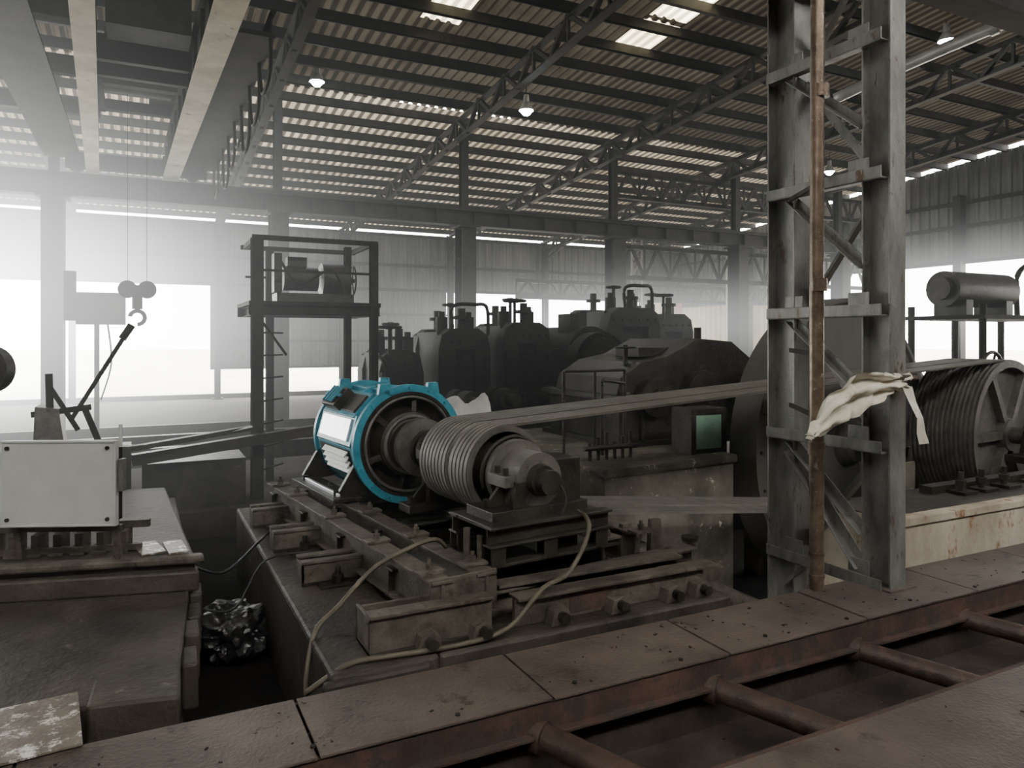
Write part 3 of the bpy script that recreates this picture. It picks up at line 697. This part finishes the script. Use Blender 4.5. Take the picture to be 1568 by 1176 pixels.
for i,(x,y) in enumerate(((3.3,8.6),(3.9,8.7),(4.6,9.0),(5.4,9.1))):
    b.cyl((x,y,.75),(x,y+.85,.75),.09,M_mill,18); b.cyl((x,y+.2,.75),(x,y+.45,.75),.16,M_mill,20); b.cyl((x,y+.6,.75),(x,y+.8,.75),.16,M_mill,20)
    b.bx(x-.16,x+.16,y+.45,y+.6,FZ,.66,M_mill)
b.bx(3.0,5.9,9.1,9.5,FZ,.3,M_mill)
b.done(.006)
b=B('workshop_pipes')
b.tube([(2.85,9.3,1.0),(2.85,9.3,.4),(3.0,8.3,.1),(3.3,7.9,-.2)],.04,M_mach,10)
b.tube([(2.85,9.9,1.35),(2.85,9.6,1.35),(2.88,9.4,1.2),(2.88,9.2,.6)],.03,M_dark,8)
b.done()
b=B('grey_tarpaulin')
n_=14; g=[[None]*n_ for _ in range(n_)]
for i in range(n_):
    for j in range(n_):
        u=i/(n_-1);v=j/(n_-1); p=Vector((2.9+.52*u+.05*v,7.2+.3*v,.72+.22*math.sin(v*1.5)+.04*math.sin(u*9)+.04*noise.noise(Vector((u*5,v*5,1)))-.2*(1-v)))
        g[i][j]=b.v(p)
for i in range(n_-1):
    for j in range(n_-1): b.f([g[i][j],g[i+1][j],g[i+1][j+1],g[i][j+1]],M_pipew,True)
b.bx(2.95,3.35,7.25,7.55,-.64,.56,M_mach)
b.done()

b=B('steel_tower_platform')
X0,X1,Y0,Y1=1.26,2.72,9.45,10.6
for (x,y,w) in ((X0,Y0,.14),(X0+.32,Y1,.10),(X1-.22,Y0+.5,.09),(X1,Y0,.10)):
    b.ibeam((x,y,FZ),(x,y,2.85),w,w,.012,M_dark,up=(0,1,0))
b.bx(X0-.1,X1+.08,Y0-.06,Y1+.06,2.02,2.07,M_dark)
for y in (Y0,Y1): b.ibeam((X0-.1,y,1.96),(X1+.08,y,1.96),.08,.12,.012,M_dark); b.beam((X0-.06,y,2.85),(X1+.05,y,2.85),.06,.06,M_dark); b.beam((X0,y,2.45),(X1,y,2.45),.03,.03,M_dark)
for x in (X0,X1): b.beam((x,Y0,2.85),(x,Y1,2.85),.06,.06,M_dark); b.ibeam((x,Y0,1.96),(x,Y1,1.96),.08,.12,.012,M_dark)
b.beam((X0,Y0,1.9),(X0+.35,Y0,1.4),.03,.03,M_dark)
for i,z in enumerate([.0+.28*i for i in range(8)]): b.cyl((X0+.06,Y0-.02,z),(X0+.36,Y1-.8,z),.012,M_dark,6)
b.done(.003)
b=B('hoist_motor'); b.cyl((1.65,10,2.4),(2.1,10,2.4),.16,M_mach,24); b.cyl((2.15,10,2.4),(2.5,10,2.4),.22,M_mach,24); b.bx(1.55,2.55,9.8,10.2,2.07,2.2,M_mach); b.wheel((2.58,10,2.4),(1,0,0),.2,M_mach); b.bx(1.5,1.6,9.7,9.9,2.2,2.7,M_mach); b.bx(1.7,1.95,9.9,10.1,2.55,2.68,M_mach)
b.tube([(1.6,9.8,2.6),(1.8,9.6,2.3),(2.2,9.6,2.5),(2.4,9.7,2.2)],.02,M_dark,6); b.done(.004)
b=B('floor_rails')
b.ibeam((-3.5,12.0,.05),(3.0,12.2,.05),.15,.25,.02,M_mach); b.ibeam((-3.5,11.0,.0),(2.7,11.2,.0),.15,.25,.02,M_mach)
b.bx(-6,9,14.0,14.1,FZ,.12,M_mach); b.done(.004)
b=B('guide_trough'); b.beam((-.2,8.6,.45),(1.15,9.1,.56),.1,.05,M_mach); b.tube([(-.2,8.58,.5),(.4,8.8,.47),(1.15,9.05,.58)],.012,M_white,6)
b.beam((-.1,8.9,.3),(2.2,9.3,.5),.12,.12,M_mach); b.bx(-.3,-.1,8.5,8.9,FZ,.5,M_mach); b.bx(.0,1.1,9.2,9.9,FZ,.2,M_mach); b.done()

# ------------------------------------------------------------------ laced column
b=B('laced_steel_column')
ZT=roofz(3.5)-.1
b.ibeam((4.32,3.20,-.02),(4.32,3.20,ZT),.15,.21,.014,M_steel,up=(0,1,0))
b.ibeam((4.32,3.98,-.9),(4.32,3.98,ZT),.18,.26,.016,M_steel,up=(0,1,0))
b.bx(4.2,4.46,3.06,3.34,-.0,.012,M_plate)
zs=[.03+.88*i for i in range(9)]
for i,z in enumerate(zs):
    for xx in (4.23,):
        b.angle((xx,3.12,z),(xx,4.08,z),.075,M_steel)
    if i<len(zs)-1:
        b.angle((4.4,3.28,z+.04),(4.4,3.9,z+.84),.06,M_steel) if i%2 else b.angle((4.4,3.9,z+.04),(4.4,3.28,z+.84),.06,M_steel)
        b.angle((4.24,3.9,z+.84),(4.24,3.28,z+.34 if i%2 else z+.3),.06,M_steel)
        b.box((4.238,3.32,z+.05),(.01,.16,.14),M_steel); b.box((4.238,3.86,z+.05),(.01,.16,.14),M_steel)
b.angle((4.24,3.9,.8),(4.24,3.3,.1),.07,M_steel)
b.beam((4.24,3.7,.03),(4.24,3.95,-.2),.03,.03,M_steel)
b.ibeam((XL,3.6,4.42),(13,3.6,4.42),.26,.36,.03,M_dark)
b.done(.003)
b=B('rusty_vertical_pipe')
b.cyl((3.855,3.33,0),(3.89,3.36,1.95),.045,M_rustp,24); b.cyl((3.89,3.36,1.95),(3.92,3.36,ZT),.043,M_rustp,24)
for z in (.9,1.95,3.2): b.cyl((3.855+.018*z,3.345,z-.04),(3.855+.018*z,3.345,z+.04),.053,M_rustp,20)
for z in (.08,.22): b.cyl((3.855,3.33,z),(3.855,3.33,z+.02),.05,M_rustp,20)
for z in (1.1,1.5,2.6): b.beam((3.89,3.36,z),(4.24,3.9,z+.02),.015,.03,M_dark)
b.done()
b=B('torn_plastic_sheet')
cl=[(3.42,3.0,1.04,.02),(3.50,3.02,1.09,.06),(3.63,3.0,1.18,.13),(3.80,3.02,1.26,.14),(3.95,2.99,1.30,.11),(4.1,3.02,1.325,.07),(4.25,3.03,1.33,.055),(4.36,3.05,1.33,.06)]
nv=12; rows=[]
for i in range(len(cl)*4-3):
    q=i/4; k0=min(int(q),len(cl)-2); t=q-k0; a=Vector(cl[k0][:3]).lerp(Vector(cl[k0+1][:3]),t); w=cl[k0][3]*(1-t)+cl[k0+1][3]*t
    r=[]
    for j in range(nv+1):
        s_=j/nv*2-1; p_=a+Vector((.35*s_*w,0,s_*w)); nn=noise.noise(Vector((i*.35,j*.5,2)))
        p_+=Vector((.02*noise.noise(Vector((i*.3,j*.3,9))),.045*nn+.03*math.sin(s_*7+i*.3),.03*noise.noise(Vector((i*.4,j*.2,5))))); r.append(b.v(p_))
    rows.append(r)
for r0,r1 in zip(rows[:-1],rows[1:]):
    for j in range(nv): b.f([r0[j],r0[j+1],r1[j+1],r1[j]],M_plast,True)
cl2=[(4.33,3.04,1.3,.05),(4.37,3.03,1.2,.035),(4.40,3.0,1.1,.03),(4.44,3.02,1.0,.045),(4.47,3.02,.93,.05)]
rows=[]
for i in range(len(cl2)*3-2):
    q=i/3; k0=min(int(q),len(cl2)-2); t=q-k0; a=Vector(cl2[k0][:3]).lerp(Vector(cl2[k0+1][:3]),t); w=cl2[k0][3]*(1-t)+cl2[k0+1][3]*t
    rows.append([b.v(a+Vector(((j/5-1)*w,.03*noise.noise(Vector((i,j,1))),.02*noise.noise(Vector((i,j,7)))))) for j in range(11)])
for r0,r1 in zip(rows[:-1],rows[1:]):
    for j in range(10): b.f([r0[j],r0[j+1],r1[j+1],r1[j]],M_plast,True)
b.cyl((4.2,3.05,1.36),(4.44,3.05,1.35),.022,M_rustch,10)
b.done()

b=B('rubber_hose'); b.tube([(1.70,4.3,.30),(1.61,4.25,.37),(1.45,4.25,.34),(1.22,4.26,.24),(.98,4.12,.10),(.84,4.02,.03),(.765,3.9,-.15),(.75,3.85,-.4)],.014,M_hose,10); b.done()
b=B('rubber_hose'); b.tube([(2.6,4.4,.45),(2.47,3.9,.5),(2.38,3.73,.42),(2.22,3.68,.24),(1.98,3.56,.22),(1.75,3.52,.06),(1.47,3.52,.02),(1.1,3.55,.02),(.9,3.56,.015),(.7,3.6,-.1)],.014,M_hose,10); b.done()
b=B('power_cable'); b.tube([(.30,5.7,.0),(.5,5.4,.0),(.8,5.9,.05),(.95,6.3,.02),(1.3,6.6,.1)],.010,M_cable,8); b.tube([(.35,5.0,-.1),(.55,5.1,-.15),(.8,5.5,.02),(1.2,5.5,.03)],.008,M_cable,8); b.done()
b=B('pit_drain_pipe'); b.cyl((3.45,4.35,-.1),(4.1,3.9,-.4),.06,M_dust,20); b.torus((3.45,4.35,-.1),(1,-.7,-.4),.055,.018,M_dust,20); b.done()
b=B('pit_drain_pipe'); b.cyl((3.9,4.6,-.5),(3.9,4.6,.02),.06,M_dust,20); b.cyl((3.9,4.6,.0),(3.9,4.6,.03),.068,M_mach,20); b.done()
b=B('pit_drain_pipe'); b.cyl((3.32,4.05,-.02),(3.6,4.0,-.02),.07,M_dust,20); b.cyl((3.3,4.7,.05),(3.6,4.9,.0),.05,M_rustch,16); b.done()

b=B('tank_platform')
for (x,y) in ((12.8,8.9),(12.8,7.6),(15.6,8.9),(15.6,7.6),(14.1,8.9)): b.cyl((x,y,FZ),(x,y,2.2),.06,M_dark,12)
b.bx(12.7,15.8,7.5,9.0,1.95,2.02,M_dark); b.cyl((12.8,8.3,2.5),(14.6,8.3,2.5),.32,M_mach,32); b.cyl((12.7,8.3,2.5),(12.8,8.3,2.5),.2,M_mach,24)
b.bx(13.0,13.2,8.0,8.6,2.0,2.3,M_mach); b.bx(14.2,14.4,8.0,8.6,2.0,2.3,M_mach)
for x in (14.1,14.9,15.7): b.cyl((x,7.55,2.0),(x,7.55,2.9),.025,M_dark,8)
for z in (2.5,2.9): b.cyl((14.1,7.55,z),(15.7,7.55,z),.022,M_rustch,8)
b.beam((12.8,7.6,.9),(15.6,7.6,.9),.08,.08,M_steel); b.beam((12.8,8.9,1.2),(14.1,8.9,FZ+.2),.06,.06,M_steel)
b.tube([(14.9,8.2,2.0),(14.9,8.2,2.8),(15.4,8.2,3.0),(15.6,8.2,2.4)],.05,M_mach,10)
b.wheel((12.9,7.5,1.1),(0,1,0),.28,M_mach,.03); b.bx(13.2,14.6,7.7,8.6,FZ,1.0,M_mach)
b.done()
b=B('brick_shed'); b.bx(30,46,10,14,-.45,3.6,M_brick); b.extr([(-.4,0),(16.4,0),(16.4,.15),(-.4,.6)],(30,9.7,3.6),(1,0,0),(0,0,1),(0,4.6,0),M_pipew); b.bx(33,34.2,9.98,10,-.4,1.7,M_dark); b.bx(37,39,9.98,10,.8,2,M_dark); b.done()
b=B('ventilation_duct'); b.tube([(12.6,4.6,6.9),(12.2,7.0,6.6),(12.0,8.6,6.4),(11.6,9.6,6.1)],.10,M_pipew,16); 
for q in ((12.2,7.0,6.6),(12.0,8.6,6.4)): b.cyl(q,(q[0]-.02,q[1]+.12,q[2]-.02),.125,M_pipew,16)
for q in ((12.2,7.0,6.65),(12.0,8.6,6.45)): b.cyl(q,(q[0],q[1],roofz(q[1])-.02),.015,M_dark,6)
b.done()

for (x,y,z) in ((2.93,13.96,6.42),(6.54,12.4,5.95),(12.9,8.3,6.95),(16.7,14.0,6.15)):
    b=B('high_bay_lamp'); b.cyl((x,y,z+.3),(x,y,roofz(y)-.02),.01,M_dark,6)
    b.lathe([(.3,.0),(.3,.05),(.16,.06),(.10,.1),(0,.14)],(x,y,z),(0,0,1),M_pipew,24); b.lathe([(.01,.0),(.01,.125)],(x,y,z),(0,0,1),M_lamp,24); b.lathe([(-.10,.0),(-.08,.06),(-.03,.10),(.02,.11)],(x,y,z),(0,0,1),M_lamp,20); b.done()

# airborne dust: window glow put in as volume emission toward the open sides
def haze():
    m,nt,out=new_mat('glowing_dust_haze'); N,L=nt.nodes,nt.links
    g=N.new('ShaderNodeNewGeometry')
    def gauss(c,s,amp):
        sb=N.new('ShaderNodeVectorMath'); sb.operation='SUBTRACT'; sb.inputs[1].default_value=c; L.new(g.outputs['Position'],sb.inputs[0])
        dv=N.new('ShaderNodeVectorMath'); dv.operation='DIVIDE'; dv.inputs[1].default_value=s; L.new(sb.outputs[0],dv.inputs[0])
        dt=N.new('ShaderNodeVectorMath'); dt.operation='DOT_PRODUCT'; L.new(dv.outputs[0],dt.inputs[0]); L.new(dv.outputs[0],dt.inputs[1])
        ng=N.new('ShaderNodeMath'); ng.operation='MULTIPLY'; ng.inputs[1].default_value=-1; L.new(dt.outputs['Value'],ng.inputs[0])
        ex=N.new('ShaderNodeMath'); ex.operation='EXPONENT'; L.new(ng.outputs[0],ex.inputs[0])
        am=N.new('ShaderNodeMath'); am.operation='MULTIPLY'; am.inputs[1].default_value=amp; L.new(ex.outputs[0],am.inputs[0]); return am.outputs[0]
    sp=N.new('ShaderNodeSeparateXYZ'); L.new(g.outputs['Position'],sp.inputs[0])
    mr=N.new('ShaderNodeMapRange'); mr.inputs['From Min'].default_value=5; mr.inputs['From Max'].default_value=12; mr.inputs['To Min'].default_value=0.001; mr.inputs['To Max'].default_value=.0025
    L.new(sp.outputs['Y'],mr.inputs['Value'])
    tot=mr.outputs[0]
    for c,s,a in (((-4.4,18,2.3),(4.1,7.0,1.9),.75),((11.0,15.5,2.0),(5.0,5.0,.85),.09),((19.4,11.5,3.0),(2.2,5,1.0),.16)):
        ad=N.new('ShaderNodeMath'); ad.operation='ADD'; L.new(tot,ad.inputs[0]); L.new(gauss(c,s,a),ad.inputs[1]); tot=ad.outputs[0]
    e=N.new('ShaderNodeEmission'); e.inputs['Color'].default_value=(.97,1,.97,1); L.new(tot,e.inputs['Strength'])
    a=N.new('ShaderNodeVolumeAbsorption'); a.inputs['Density'].default_value=.008; a.inputs['Color'].default_value=(0,0,0,1)
    ad=N.new('ShaderNodeAddShader'); L.new(a.outputs[0],ad.inputs[0]); L.new(e.outputs[0],ad.inputs[1]); L.new(ad.outputs[0],out.inputs['Volume'])
    b=B('glowing_dust_haze'); b.bx(XL+.15,XR-.35,5.0,W-.45,FZ+.02,8.0,m); return b.done()
haze()

w=bpy.data.worlds.new('World'); S.world=w; w.use_nodes=True; nt=w.node_tree; nt.nodes.clear()
bg=nt.nodes.new('ShaderNodeBackground'); o=nt.nodes.new('ShaderNodeOutputWorld'); bg.inputs['Color'].default_value=(1,.985,.96,1); bg.inputs['Strength'].default_value=16.0
nt.links.new(bg.outputs[0],o.inputs['Surface'])

cd=bpy.data.cameras.new('Camera'); cam=bpy.data.objects.new('Camera',cd); col.objects.link(cam); S.camera=cam
cd.sensor_width=36; cd.lens=1150/1600*36; cd.shift_y=-(600-530)/1600; cd.clip_end=500; cd.clip_start=.05
cam.location=(0,0,1.6); cam.rotation_euler=(math.radians(90),0,math.radians(-26.7))
